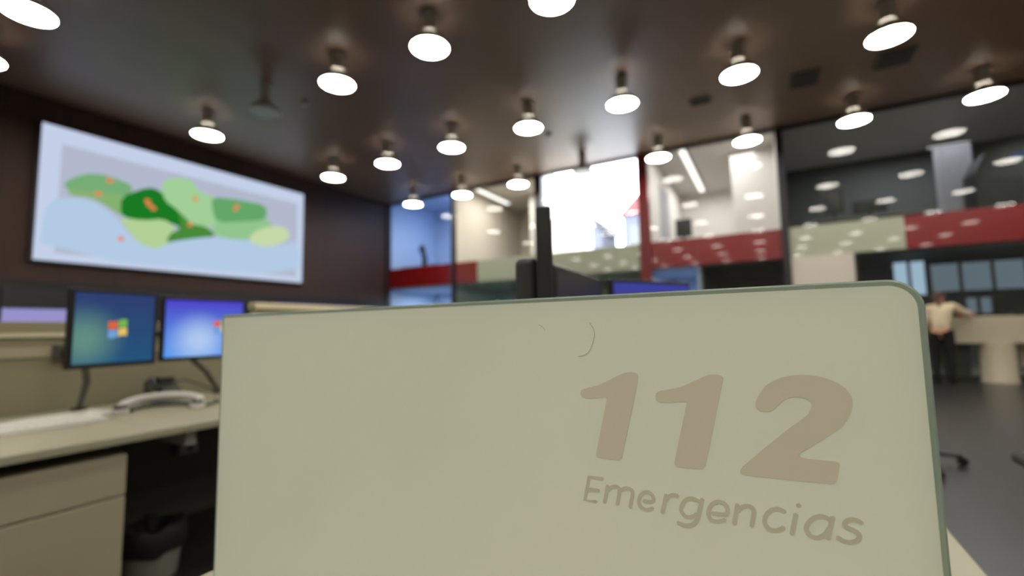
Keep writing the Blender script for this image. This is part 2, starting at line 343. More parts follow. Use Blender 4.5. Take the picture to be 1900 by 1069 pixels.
# ---- upper rooms behind the glass
ZS, ZU = 2.72, 6.15
def room(tagname, x0, x1, y1, z0, z1, m, mfl='room_floor', mceil=None, back=True):
    struct('floor_'+tagname, MB().box(x0, x1, YF+.13, y1, z0-.06, z0), mfl)
    struct('ceiling_'+tagname, MB().box(x0, x1, YF+.13, y1, z1, z1+.06), mceil or m)
    if back: struct('wall_back_'+tagname, MB().box(x0, x1, y1, y1+.1, z0, z1), m)
    struct('wall_left_'+tagname, MB().box(x0, x0+.05, YF+.13, y1, z0, z1), m)
    struct('wall_right_'+tagname, MB().box(x1-.05, x1, YF+.13, y1, z0, z1), m)
room('blue_room', -12.3, -9.28, 15.4, ZS, ZU, 'pale_blue_wall')
room('beige_room', -9.27, -6.02, 17.5, ZS, ZU, 'warm_wall', mceil='white_wall')
room('bright_room', -6.01, -2.83, 12.98, ZS, ZU, 'white_wall', back=False)
room('white_room', -2.82, .44, 18.8, ZS, ZU, 'white_wall')
room('dark_room', .46, 9.6, 17.6, ZS, ZU, 'dark_grey_wall', mceil='white_wall')
struct('wall_header', MB().box(XL, XR, YF+.12, YF+.2, ZC, ZU+.3), 'wall_dark')
struct('wall_pier', MB().box(-.72, .39, 14.6, 15.6, ZS, ZU), 'white_wall', 'pale wall corner in the white room')
struct('wall_partition', MB().box(-7.6, -6.07, 15.2, 15.3, ZS, ZU), 'white_wall', 'pale wall corner in the beige room')
struct('door_1', MB().box(-2.77, -2.73, 14.6, 15.9, ZS, 5.5), 'stucco', 'grey blue door in the side wall of the white room')
# lower rooms
room('lower_blue_room', -12.3, -9.28, 15.4, .02, 2.6, 'pale_blue_wall')
room('lower_green_room', -9.27, -6.02, 15.4, .02, 2.6, 'green_grey_wall')
room('lower_middle_room', -6.01, -2.83, 15.4, .02, 2.6, 'green_grey_wall')
room('lower_white_room', -2.82, -1.5, 15.4, .02, 2.6, 'pale_blue_wall')
room('lower_dark_room', -1.49, 9.6, 16.4, .02, 2.6, 'dark_grey_wall')
# unseen area lights added under the ceilings to brighten the rooms
area('light_blue_room', (-9.9, 13.6, 5.9), .8, 75, (.62, .76, 1))
area('light_beige_room', (-7.6, 13.9, 6.0), 2.0, 105, (1, .95, .88))
area('light_white_room', (-1.1, 13.7, 6.0), 2.0, 80, (1, .97, .95))
area('light_white_room_rear', (-1.5, 17, 6.0), 1.6, 70, (1, .97, .95))
area('light_dark_room', (3.5, 15.4, 6.0), 2.5, 85, (.95, .97, 1))
area('light_lower_blue', (-10.8, 14, 2.5), 1.0, 60, (.7, .85, 1))
area('light_lower_green', (-7.6, 14, 2.5), 1.0, 12, (.85, 1, .95))
area('light_lower_middle', (-4.4, 14, 2.5), 1.0, 12, (1, .9, .8))
area('light_lower_white', (-2.1, 14, 2.5), .6, 9, (.75, .9, 1))
area('light_lower_dark', (3.5, 14.5, 2.5), 2.5, 9, (.9, .95, 1))
def strip_lamp(label, x, y0, y1, z, w=.16):
    t = thing('strip_light', label, 'ceiling light', (x, (y0+y1)/2, z), 0)
    h = (y1-y0)/2
    MB().box(-w/2-.02, w/2+.02, -h, h, -.06, 0, .005).build('housing', 'lamp_metal', t)
    MB().box(-w/2, w/2, -h+.02, h-.02, -.08, -.061).build('diffuser', 'strip_glow', t)
strip_lamp('long white strip light on the ceiling of the white room', -1.9, 13.2, 18.2, ZU-.001)
strip_lamp('white strip light on the ceiling of the beige room', -8.85, 13.0, 15.8, ZU-.001)

# ---- outdoors seen through the bright window
struct('ground_outside', MB().box(-60, 20, 24, 90, -.4, -.3), 'stucco')
t = thing('house', 'pale house with a pinkish roof outside the bright window, right half', 'house', (-8.2, 40, -.3))
MB().box(-2.6, 2.6, 0, 6, 0, 11.4).build('wall', 'grey_render', t)
MB().prism([(-2.9, 11.2), (2.9, 11.2), (2.9, 13.6), (-.4, 13.6)], -.3, 6.3, 'xz').build('roof', 'brick_red', t)
for k in range(2):
    MB().box(-2.0+k*1.9, -1.0+k*1.9, -.05, .05, 8.2, 10.2, .02).build('window', 'dark_grey_wall', t)
t = thing('house', 'narrow grey gabled house outside the bright window, left half', 'house', (-13.6, 40, -.3))
MB().box(-.1, .75, 0, 5, 0, 10.6).build('wall', 'grey_render', t)
MB().prism([(-1.3, 11.6), (1.0, 10.2), (1.0, 10.8), (-1.3, 12.4)], -.3, 5.3, 'xz').build('roof', 'mullion_dark', t)

# ================================================================ video wall with map
VX = XL + .10
t = thing('video_wall', 'large lit wall screen showing a green provincial map', 'screen', (0, 0, 0))
y0, y1, z0, z1 = 3.18, 8.99, EYE+1.49, EYE+4.2
MB().box(XL+.002, VX-.012, y0-.05, y1+.05, z0-.05, z1+.05, .01).build('frame', 'black_plastic', t)
emis('map_border', (196, 208, 232), 1.0); emis('map_land', (178, 184, 204), 1.0); emis('map_sea', (178, 202, 228), 1.0)
disp = MB().box(VX-.012, VX, y0, y1, z0, z1).build('display', 'map_border', t)
MB().box(VX, VX+.002, y0+.3, y1-.2, z0+.16, z1-.34).build('map_background', 'map_land', t)
cols = dict(sea=None, west_north=(118, 172, 118), west_south=(134, 176, 112), pale_north=(160, 206, 150), centre_dark=(26, 122, 36), olive=(72, 138, 56),
            east_light=(146, 196, 142), east_green=(100, 166, 104), south_east=(196, 216, 168), south=(178, 208, 150))
dz = .004
for k, pts in MAP.items():
    if k == 'sea': mm = 'map_sea'
    else: emis('map_'+k, cols[k], 1.0); mm = 'map_'+k
    p = [(a, b+EYE) for a, b in chaikin(pts, 1)]
    MB().prism(p, VX+.001, VX+dz, 'yz').build('map_sea' if k == 'sea' else 'map_region', mm, t); dz += .0012
emis('map_orange', (232, 130, 80), 1.0)
mb = MB()
for a, b in MARKS: mb.box(VX+dz-.002, VX+dz+.001, a-.05, a+.05, b+EYE-.045, b+EYE+.045)
mb.build('map_marks', 'map_orange', t)

# ================================================================ round downlights
def make_lamp(lit=True):
    t = thing('downlight', '', 'ceiling light')
    zt = ZC - 5.30 - (0)          # lamp's origin sits at the disc, ceiling is zt above
    MB().cyl(.105, .24, zt, bev=.008).build('housing', 'lamp_metal', t, True)
    MB().cyl(.075, .19, .245).build('neck', 'lamp_metal', t, True)
    MB().lathe([(.10, .20), (.15, .195), (.22, .12), (.272, .03), (.285, .0), (.275, .0), (.262, .03), (.21, .115), (.10, .18)], 40, cap=False).build('reflector', 'lamp_metal', t, True)
    MB().cyl(.272, .004, .014, seg=40).build('diffuser', 'lamp_glow' if lit else 'lamp_inner', t)
    return t
lit0, off0 = make_lamp(True), make_lamp(False)
SX, SY, OX, OY = .475374*4.2, .772099*4.2, -2.424668*4.2, .457335*4.2
LBL = {
 (0, 0): 'lit round downlight cut by the left edge of the photo, lower of the two there',
 (1, 0): 'lit round downlight in the top left corner of the photo',
 (0, 1): 'lit round downlight hanging just above the middle of the map screen',
 (1, 1): 'unlit grey round downlight, the only dark one left of the middle',
 (2, 1): 'lit round downlight between the unlit grey one and the large one near the top',
 (3, 1): 'large lit round downlight high up, left of the one cut by the top edge',
 (4, 1): 'lit round downlight cut by the top edge of the photo near the middle',
 (0, 2): 'small lit round downlight just right of the top corner of the map screen',
 (1, 2): 'small lit round downlight above the dark wall left of the blue bay',
 (2, 2): 'lit round downlight above the corner between blue and beige bays',
 (3, 2): 'lit round downlight above the wide dark post',
 (4, 2): 'lit round downlight above the red post in the middle row',
 (5, 2): 'lit round downlight above the white room, higher of the two there',
 (6, 2): 'largest lit round downlight, near the top right corner',
 (0, 3): 'smallest lit round downlight, in front of the blue bay',
 (1, 3): 'lit round downlight at the upper left corner of the beige bay',
 (2, 3): 'lit round downlight at the upper right of the beige bay',
 (3, 3): 'unlit dark round downlight in front of the bright window',
 (4, 3): 'lit round downlight right beside the top of the red post',
 (5, 3): 'lit round downlight in front of the pale wall of the white room',
 (6, 3): 'lit round downlight in front of the dark room, left one of two',
 (7, 3): 'lit round downlight in front of the dark room, rightmost of all'}
first = {True: True, False: True}
for wv in (3, 2, 1, 0, -1, -2, -3):
    for c in range(0, 10):
        lit = (c, wv) not in ((1, 1), (3, 3))
        src = lit0 if lit else off0
        if first[lit]: o = src; first[lit] = False
        else: o = copy_tree(src)
        o.location = (OX+c*SX, OY+wv*SY, 5.30)
        lb = LBL.get((c, wv))
        o['label'] = lb or 'lit round downlight outside the frame, over the rest of the hall'
        o['group'] = 'round downlights on the brown ceiling' if lb else 'round downlights outside the frame'
# ceiling vents
def vent(label, x, y, wx, wy):
    t = thing('ceiling_vent', label, 'vent', (x, y, ZC))
    MB().box(-wx/2, wx/2, -wy/2, wy/2, -.03, 0, .005).build('frame', 'vent_grey', t)
    for k in range(5):
        yy = -wy/2+.04+k*(wy-.08)/4
        MB().box(-wx/2+.03, wx/2-.03, yy-.012, yy+.012, -.045, -.03).build('slat', 'dark_grey_plastic', t)
vent('grey square ceiling vent left of the largest lit downlight', .87, 10.3, .5, .62)
vent('narrow grey ceiling vent above the white room', -1.0, 10.2, .42, .26)
vent('faint grey ceiling vent beside the largest lit downlight', 2.25, 10.3, .55, .6)
for x, y, lb in ((-8.14, 5.97, 'small grey smoke detector on the ceiling between the unlit lamp and its lit neighbour'), (-4.48, 10.09, 'small grey smoke detector on the ceiling above the wide dark post')):
    t = thing('smoke_detector', lb, 'smoke detector', (x, y, ZC))
    MB().lathe([(.09, 0), (.09, -.02), (.07, -.045), (.03, -.06)], 24).build('body', 'lamp_metal', t, True)
    MB().cyl(.05, -.066, -.058).build('sensor_cap', 'lamp_inner', t)

# ================================================================ frosted glass divider in front
YP = .42
PX0, PX1, PZ0, PZ1 = -.763, .0958, .73, EYE+.0305
t = thing('desk_divider', 'frosted glass divider with grey 112 Emergencias lettering in front', 'divider', (PX0, YP, PZ0))
def shift(poly): return [(a-PX0, b-PZ0) for a, b in poly]
rad = .021
def panel_outline(ins):
    r = max(rad-ins, .002)
    x1, z1_ = PX1-ins, PZ1-ins
    p = [(PX0+ins, PZ0), (x1, PZ0)]
    for k in range(9):
        a = PI/2*k/8; p.append((x1-r+r*math.cos(a), z1_-r+r*math.sin(a)))
    r2 = .003
    for k in range(5):
        a = PI/2+PI/2*k/4; p.append((PX0+ins+r2+r2*math.cos(a), z1_-r2+r2*math.sin(a)))
    return p
o1, o2 = shift(panel_outline(0)), shift(panel_outline(.0045))
MB().prism(o2, 0, .010, 'xz').build('frosted_pane', 'frosted_glass', t)
# polished rim: a ring with a chamfer round the frosted pane
mb = MB(); n = len(o1)
o15 = shift(panel_outline(.0015))
rings = [[(a, .0005, b) for a, b in o2], [(a, .0003, b) for a, b in o15], [(a, .002, b) for a, b in o1], [(a, .008, b) for a, b in o1], [(a, .0097, b) for a, b in o15], [(a, .0095, b) for a, b in o2]]
V = [v for r in rings for v in r]; Fc = []
for k in range(6):
    for i in range(n):
        j = (i+1) % n
        Fc.append((k*n+i, k*n+j, ((k+1) % 6)*n+j, ((k+1) % 6)*n+i))
mb._add(V, Fc).build('polished_edge', 'glass_edge', t)
for nm, poly, sm in (('digit_one', NUMS[0], 1), ('digit_one', NUMS[1], 1), ('digit_two', NUMS[2], 2)):
    p = [(a/1000-PX0, b/1000+EYE-PZ0) for a, b in chaikin([tuple(q) for q in poly], sm)]
    MB().prism(p, -.0004, .0001, 'xz').build(nm, 'letter_taupe', t)
for ch, strokes in WORD.items():
    mb = MB(); e = 0
    for s_ in strokes:
        pts = [(a/1000-PX0, b/1000+EYE-PZ0) for a, b in s_]
        if len(pts) > 3 and ch != 'E': pts = chaikin(pts, 2, False)
        mb.ribbon(pts, .0016, -.0004-e, .0001-e, 'xz'); e += .0001
    mb.build('letter_'+ch[0].lower(), 'word_taupe', t)
for hs in HAIRS:
    pts = [(a/1000-PX0, -.0003, b/1000+EYE-PZ0) for a, b in [tuple(q) for q in hs]]
    pp = chaikin([(p[0], p[2]) for p in pts], 2, False)
    MB().tube([(a, -.0003, b) for a, b in pp], .00035, 5).build('scratch', 'hair_line', t)
for k, xx in enumerate((.42, .74)):
    b_ = MB().box(xx-.03, xx+.03, -.012, -.0006, .0, .04, .002); b_.box(xx-.03, xx+.03, .0106, .022, .0, .04, .002); b_.build('clamp', 'chrome', t)

# ================================================================ desks
def desk(label, x0, x1, y0, y1, legs, top='desk_cream'):
    t = thing('desk', label, 'desk', (x0, y0, 0))
    W, D = x1-x0, y1-y0
    MB().box(0, W, 0, D, .70, .73, .004).build('desktop', top, t)
    for a, b in legs:
        MB().box(a-.03, a+.03, b-.03, b+.03, .02, .70, .004).build('leg', 'lamp_metal', t)
        MB().cyl(.03, 0, .02, (a, b)).build('foot', 'black_plastic', t.children[-1])
    MB().box(.08, W-.08, D/2-.02, D/2+.02, .63, .69).build('crossbar', 'lamp_metal', t)
    return t
desk('cream desk under the frosted glass divider, running away behind it', -.79, .257, -.5, 2.35, ((.07, .12), (.97, .12), (.07, 2.75), (.97, 2.75)))
desk('long cream desk on the left carrying the two blue monitors', -3.16, -2.12, -.9, 3.1, ((.08, .1), (.96, .1), (.08, 3.9), (.96, 3.9)))
# divider screens behind the left desk
t = thing('desk_divider', 'low cream divider screen running behind the two blue monitors', 'divider', (-3.2, 0, 0))
MB().box(-.02, .02, -.9, 1.95, .62, 1.178, .004).build('screen_panel', 'divider_cream', t)
MB().box(-.028, .036, -.9, 1.95, 1.10, 1.12, .003).build('rail', 'desk_edge', t)
MB().box(-.028, .032, -.9, 1.95, 1.0, 1.05, .003).build('rail', 'cabinet_beige', t)
MB().box(-.015, .015, -.9, 1.95, .0, .62).build('lower_panel', 'divider_dark', t)
t = thing('desk_divider', 'tall cream divider whose top shows above the frosted glass', 'divider', (-3.2, 1.97, 0))
MB().box(-.03, .02, 0, 1.3, .73, EYE+.215, .006).build('screen_panel', 'divider_cream', t)
MB().box(-.05, .035, 0, 1.3, EYE+.175, EYE+.217, .006).build('cap_rail', 'cap_cream', t)
MB().box(-.015, .015, 0, 1.3, .0, .73).build('lower_panel', 'divider_dark', t)
# drawer cabinet under the left desk
t = thing('drawer_cabinet', 'beige two drawer cabinet under the left desk', 'cabinet', (-2.16, .86, 0))
MB().box(-.45, -.02, -.98, 0, .03, .653, .004).build('body', 'cabinet_beige', t)
MB().box(-.018, 0, -.98, 0, .505, .653, .004).build('drawer', 'cabinet_beige', t)
MB().box(-.018, 0, -.98, 0, .04, .499, .004).build('drawer', 'cabinet_beige', t)
MB().box(-.40, -.06, -.94, -.04, .0, .03).build('plinth', 'black_plastic', t)
# waste bin
t = thing('waste_bin', 'grey waste bin lined with a black bag under the left desk', 'bin', (-2.56, 1.13, 0)); t.scale = (1, 1, .8)
MB().lathe([(.10, 0), (.125, .24), (.118, .24), (.095, .012)], 28, cap=True).build('bucket', 'bin_grey', t, True)
mb = MB(); V = []; 
prof = [(.128, .15), (.132, .20), (.135, .262), (.122, .285), (.09, .27), (.05, .22)]
mb.lathe(prof, 28, cap=True)
for v in mb.bm.verts:
    a = math.atan2(v.co.y, v.co.x); v.co.z += .012*math.sin(5*a)+.008*math.sin(9*a+1)
mb.build('bin_bag', 'bag_black', t, True)
# socket box hanging beneath the desk
t = thing('socket_box', 'small grey socket box in the dark under the left desk', 'socket', (-3.14, 1.55, .42))
MB().box(-.02, .03, -.05, .05, -.035, .035, .006).build('box', 'grey_plastic', t)
MB().lathe([(.02, 0), (.02, .004)], 16, (.0, 0, 0)).build('socket', 'black_plastic', t, loc=(.031, 0, 0)).rotation_euler = (0, PI/2, 0)

# ================================================================ monitors
def monitor(label, a, b, zb, zt, screen, back_hump=.035, stand=True, deskz=.73, kind='monitor', side=1, logo=None, bez=.017, hump_h=None, group=None):
    """a, b: left and right ends of the screen's face, as seen by someone facing it"""
    a, b = Vector(a), Vector(b); d = (b-a); W = d.length; ang = math.atan2(d.y, d.x); mid = (a+b)/2
    H = zt-zb; zc = (zt+zb)/2
    base = deskz if stand else zb
    t = thing('monitor', label, 'monitor', (mid.x, mid.y, base), ang, group)
    o = zc-base
    MB().box(-W/2, W/2, 0, .022, o-H/2, o+H/2, .004).build('casing', 'black_plastic', t)
    s = MB().box(-W/2+bez, W/2-bez, -.0015, .001, -H/2+bez, H/2-bez).build('screen', screen, t, loc=(0, 0, o))
    hh = hump_h or H*.62
    MB().box(-W*.3, W*.3, .022, .022+back_hump, o-hh/2, o+hh/2, .01).build('back_cover', 'dark_grey_plastic', t)
    if stand:
        MB().box(-.035, .035, .03+back_hump*.3, .055+back_hump*.3, .012, o, .004).build('stand_neck', 'black_plastic', t)
        MB().box(-.12, .12, -.06, .13, 0, .014, .005).build('stand_base', 'black_plastic', t)
    if logo:
        lx, lz, ls = logo
        mb = MB()
        for k, (sx, sz) in enumerate(((-1, 1), (1, 1), (-1, -1), (1, -1))):
            x0, x1 = sorted((sx*.06*ls, sx*.95*ls)); 
            P = []
            for q in range(7): xx = x0+(x1-x0)*q/6; P.append((lx+xx, lz+(.06*ls if sz > 0 else -.95*ls)+.16*ls*math.sin(xx/ls*2.6)))
            for q in range(6, -1, -1): xx = x0+(x1-x0)*q/6; P.append((lx+xx, lz+(.95*ls if sz > 0 else -.06*ls)+.16*ls*math.sin(xx/ls*2.6)))
            mb.prism(P, -.0025, -.0012, 'xz', mi=k)
        mb.build('logo', [emis('logo_red', (222, 100, 60)), emis('logo_green', (120, 180, 80)), emis('logo_blue', (110, 160, 215)), emis('logo_yellow', (228, 196, 90))], t, loc=(0, 0, o))
    return t
# pair on the left desk
monitor('left one of two monitors with blue desktop and coloured flag logo', (-2.376, .732), (-2.425, 1.052), EYE-.127, EYE+.193, 'desk_blue', stand=False, logo=(.005, -.002, .036))
monitor('right one of two monitors, brighter blue desktop, beside the glass divider', (-2.53, 1.112), (-2.50, 1.50), EYE-.125, EYE+.187, 'desk_bright', stand=False, logo=(.068, .01, .034))
t = thing('monitor_stand', 'brown grey splayed stand holding up the two blue monitors', 'monitor stand', (-2.75, 1.15, .73))
MB().tube([(.29, -.34, .30), (.10, -.26, .17), (-.33, -.14, .010)], .013, 8).build('leg', 'divider_dark', t, True)
MB().tube([(.12, .12, .28), (-.02, .30, .16), (-.35, .55, .010)], .013, 8).build('leg', 'divider_dark', t, True)
MB().tube([(.29, -.34, .30), (.26, -.24, .36), (.16, -.02, .38), (.12, .12, .28)], .014, 8).build('crossbar', 'black_plastic', t, True)
MB().box(-.345, -.315, -.17, -.11, 0, .014, .003).build('foot', 'divider_dark', t)
MB().box(-.365, -.335, .52, .58, 0, .014, .003).build('foot', 'divider_dark', t)
# black arm bracket left of the monitors, on the divider
t = thing('wall_bracket', 'dark bracket on the low cream divider left of the blue monitors', 'bracket', (-3.17, .98, 1.02))
MB().box(0, .03, -.06, .06, -.04, .04, .005).build('mount', 'divider_dark', t)
MB().box(.03, .06, -.03, .03, -.02, .02, .005).build('clamp', 'black_plastic', t)

# monitors behind the glass divider
monitor('dark monitor seen edge-on, tallest shape above the frosted glass', (-.268, .603), (-.425, .94), EYE-.12, EYE+.178, 'black_plastic', back_hump=.036, hump_h=.17)
monitor('dark switched-off monitor beside the edge-on one, seen at an angle', (-.512, 1.165), (-.535, 1.655), EYE-.13, EYE+.178, 'dark_grey_plastic')
monitor('monitor with an indigo screen rising just above the frosted glass', (-.515, 1.70), (-.285, 2.07), EYE-.13, EYE+.183, 'indigo_screen', bez=.014)
t = thing('cable', 'thin pale cable looping left of the edge-on monitor', 'cable', (-.46, .80, .73))
MB().tube([(0, 0, .006), (-.06, .04, .2), (-.075, .05, .36), (-.03, .02, .425), (.04, -.02, .40)], .005, 6).build('cord', 'phone_grey', t, True)
MB().box(.03, .06, -.03, -.01, .385, .415, .003).build('plug', 'phone_grey', t)

# far row of desks and monitors towards the map wall
t = thing('desk', 'far cream desk carrying the distant row of dark monitors', 'desk', (-5.7, 0, 0))
MB().box(-.4, .4, -1, 6.2, .70, .73, .004).build('desktop', 'desk_cream', t)
MB().box(.36, .39, -1, 6.2, .05, .70).build('front_panel', 'divider_cream', t)
for yy in (-.9, 2.6, 6.1): MB().box(-.36, .3, yy-.03, yy+.03, 0, .70).build('leg', 'lamp_metal', t)
FX = -5.45
def far(label, ya, yb, zt, scr, zb=None): monitor(label, (FX, ya), (FX, yb), zb or EYE-.10, zt, scr)
far('distant monitor with pale lavender screen left of the blue monitors', 1.18, 1.72, EYE+.26, 'lavender_screen')
far('distant monitor with violet screen above the tall cream divider', 3.66, 4.92, EYE+.415, 'violet_screen')
far('distant dark monitor directly left of the violet one', 2.55, 3.5, EYE+.42, 'dark_grey_plastic')
far('distant dark monitor behind the gap between the two blue monitors', 1.8, 2.5, EYE+.43, 'dark_grey_plastic')
monitor('distant black monitor at the left edge of the photo', (-5.0, .75), (-5.0, 1.16), EYE-.10, EYE+.40, 'black_plastic')
monitor('distant black monitor above the lavender screen', (-5.95, 1.0), (-5.95, 1.95), EYE+.0, EYE+.47, 'dark_grey_plastic')

# phone, headset, keyboard on the left desk
t = thing('desk_phone', 'dark desk phone tilted up at the back of the left desk', 'phone', (-3.02, 1.36, .73), math.radians(90))
MB().prism([(-.06, 0), (.07, 0), (.07, .11), (.05, .12), (-.06, .04)], -.07, .07, 'yz').build('base', 'dark_green_grey', t)
MB().box(-.03, .05, .0, .05, .10, .13, .004).build('display', 'black_plastic', t)
MB().tube([(-.045, -.05, .062), (-.045, 0, .088), (-.045, .05, .12)], [.018, .013, .018], 10).build('handset', 'black_plastic', t, True)
t = thing('headset', 'pale grey headset lying on the left desk in front of the phone', 'headset', (-2.68, 1.20, .73), math.radians(60))
arc = [(.16*math.cos(a), .15*math.sin(a), .03+.02*math.sin(a)) for a in [PI*(-.15+1.3*k/16) for k in range(17)]]
MB().tube(arc, .02, 8).build('headband', 'phone_grey', t, True)
arc2 = [(.12*math.cos(a), .11*math.sin(a), .012) for a in [PI*(-.1+1.2*k/16) for k in range(17)]]
MB().tube(arc2, .009, 8).build('inner_band', 'dark_grey_plastic', t, True)
for k, (ex, ey) in enumerate(((.15, -.07), (-.15, -.07))):
    e = MB().lathe([(.03, 0), (.034, .01), (.034, .024), (.02, .03)], 20, (ex, ey, 0)).build('ear_cup', 'phone_grey', t, True)
    MB().lathe([(.026, .03), (.03, .036), (.024, .042)], 20, (ex, ey, 0)).build('ear_pad', 'black_soft', e, True)
MB().tube([(.12, -.06, .012), (.19, -.03, .01), (.24, .06, .01), (.22, .12, .012)], .006, 8).build('microphone_boom', 'black_plastic', t, True)
t = thing('cable', 'thin dark cable curling on the left desk behind the headset', 'cable', (-2.85, 1.2, .73))
MB().tube([(0, 0, .006), (-.1, .03, .02), (-.12, .12, .10), (-.03, .2, .12), (.06, .32, .05), (.1, .42, .006)], .005, 6).build('cord', 'divider_dark', t, True)
t = thing('keyboard', 'flat white keyboard at the front left of the left desk', 'keyboard', (-2.62, .70, .73), math.radians(93))
MB().prism([(-.08, 0), (.08, 0), (.08, .03), (-.08, .012)], -.24, .24, 'yz').build('case', 'phone_grey', t)
for r_ in range(5):
    mb = MB()
    for k in range(15): mb.box(-.225+k*.0302, -.199+k*.0302, -.065+r_*.028, -.041+r_*.028, .012+r_*.0031, .022+r_*.0031, .002)
    mb.build('key_row', 'lamp_inner', t)
t = thing('document', 'white sheet of paper lying behind the keyboard on the left desk', 'paper', (-2.9, .92, .73), .2)
MB().box(-.1, .1, -.15, .15, .0005, .002).build('sheet', 'lamp_inner', t)

# ================================================================ chairs
def chair(label, loc, rz):
    t = thing('office_chair', label, 'chair', loc, rz)
    MB().box(-.235, .235, -.22, .23, .44, .53, .03).build('seat', 'black_soft', t, True)
    bk = MB().box(-.21, .21, .21, .26, .58, .98, .022)
    for v in bk.bm.verts: v.co.y += .06*(v.co.z-.58) - .35*v.co.x**2
    bk.build('backrest', 'black_soft', t, True)
    MB().tube([(0, .05, .43), (0, .26, .45), (0, .285, .62)], .02).build('back_support', 'black_plastic', t, True)
    MB().cyl(.028, .12, .44).build('gas_column', 'black_plastic', t, True)
    for k in range(5):
        a = 2*PI*k/5
        l = MB().tube([(0, 0, .12), (.2*math.cos(a), .2*math.sin(a), .095), (.44*math.cos(a), .44*math.sin(a), .072)], [.032, .025, .018]).build('base_leg', 'black_plastic', t, True)
        MB().tube([(.435*math.cos(a)-.012*math.sin(a), .435*math.sin(a)+.012*math.cos(a), .034), (.435*math.cos(a)+.02*math.sin(a), .435*math.sin(a)-.02*math.cos(a), .034)], .034, 14).build('caster', 'black_plastic', l, True)
    for s in (-1, 1):
        ar = MB().tube([(s*.2, .02, .47), (s*.27, .02, .49), (s*.285, .0, .67)], .026).build('armrest_support', 'black_plastic', t, True)
        MB().box(s*.28-.035, s*.28+.035, -.14, .12, .67, .70, .013).build('armrest', 'black_soft', ar, True)
    return t
chair('black office chair, one foot showing right of the frosted glass', (.79, 4.76, 0), math.radians(80))
chair('black office chair entering at the right edge of the photo', (.93, 1.86, 0), math.radians(180))

# ================================================================ counter on the right
t = thing('counter', 'cream counter with curved screen and round pedestal, far right', 'counter', (2.9, 11.3, 0))
MB().box(0, 3.4, 0, .05, .69, 1.17, .01).build('front_screen', 'counter_cream', t)
MB().box(.02, 3.4, .05, .85, .70, .74, .008).build('worktop', 'desk_cream', t)
MB().lathe([(.25, 0), (.25, .03), (.235, .05), (.235, .69)], 36, (.62, .15, 0)).build('pedestal', 'counter_cream', t, True)
MB().box(.02, .30, .3, .8, .02, .70, .01).build('side_cabinet', 'dark_green_grey', t)
MB().lathe([(.25, 0), (.25, .03), (.235, .05), (.235, .69)], 36, (2.8, .15, 0)).build('pedestal', 'counter_cream', t, True)
MB().box(1.0, 2.4, .5, .55, .25, .70, .004).build('modesty_panel', 'counter_cream', t)
for i, (x, lb) in enumerate(((3.35, 'low black monitor on the counter nearest the person'), (3.85, 'low black monitor on the counter at the right edge of the photo'))):
    monitor(lb, (x+.45, 11.72), (x, 11.72), .88, 1.235, 'black_plastic', deskz=.74)

# ================================================================ things in the upper rooms
def table(label, x0, x1, y0, y1, top):
    t = thing('table', label, 'table', (x0, y0, ZS))
    W, D, H = x1-x0, y1-y0, top-ZS
    MB().box(0, W, 0, D, H-.03, H, .004).build('tabletop', 'room_floor', t)
    for a in (.05, W-.05):
        for b in (.05, D-.05): MB().box(a-.025, a+.025, b-.025, b+.025, 0, H-.03).build('leg', 'lamp_metal', t)
table('grey table behind the glass of the white room', -2.6, -.85, 14.2, 15.0, 3.62)
table('grey table behind the glass of the dark room', .9, 3.3, 13.5, 14.3, 3.62)
table('grey table behind the glass of the blue room', -12.1, -10.4, 13.2, 13.9, 3.5)
monitor('black monitor in the white room above the red panel', (-1.86, 14.5), (-2.32, 14.5), 3.75, 4.30, 'black_plastic', deskz=3.62)
monitor('left one of two black monitors in the dark room', (1.78, 13.8), (1.36, 13.8), 3.80, 4.45, 'black_plastic', deskz=3.62)
monitor('right one of two black monitors in the dark room, lower and wider', (2.62, 13.85), (1.95, 13.85), 3.74, 4.05, 'black_plastic', deskz=3.62)
t = thing('slim_object', 'slim black leaning object silhouetted in the blue bay', 'lamp', (-11.25, 13.5, 3.5))  # stand-in shape for an unidentified slim black object
MB().cyl(.12, 0, .03).build('base', 'black_plastic', t, True)
MB().tube([(0, 0, .02), (.02, 0, .3), (-.08, 0, .62)], [.11, .10, .09], 10).build('stem', 'black_soft', t, True)
MB().lathe([(.08, .24), (.13, .02), (.15, 0)], 20, (-.1, 0, .58)).build('flared_top', 'black_soft', t, True)
t = thing('curtain', 'pale curtain hanging in the dark room at the right', 'curtain', (3.9, 15.25, ZS))
mb = MB(); P = []
for k in range(49): P.append((k*.72/48, .03*math.sin(k*1.05)))
P += [(x, y+.012) for x, y in reversed(P)]
mb.prism(P, 0, 2.75, 'xy').build('cloth', 'curtain_white', t, True)
MB().tube([(-.1, .01, 2.8), (.85, .01, 2.8)], .015).build('rod', 'chrome', t, True)
t = thing('equipment_cabinet', 'large black cabinet with sloped upper left corner in the dark room', 'cabinet', (4.25, 14.0, ZS))
MB().prism([(0, 0), (2.2, 0), (2.2, 2.36), (.52, 2.34), (.2, 2.12), (.02, 1.75)], 0, .8, 'xz').build('body', 'black_plastic', t)
MB().box(.62, .85, -.004, .004, 1.93, 2.02).build('painted_glint', 'blue_glint_glow', t)  # small blue reflection on the black front, painted as a glowing patch
MB().box(.3, 1.9, -.012, -.0005, .3, 1.6, .005).build('door', 'black_plastic', t)
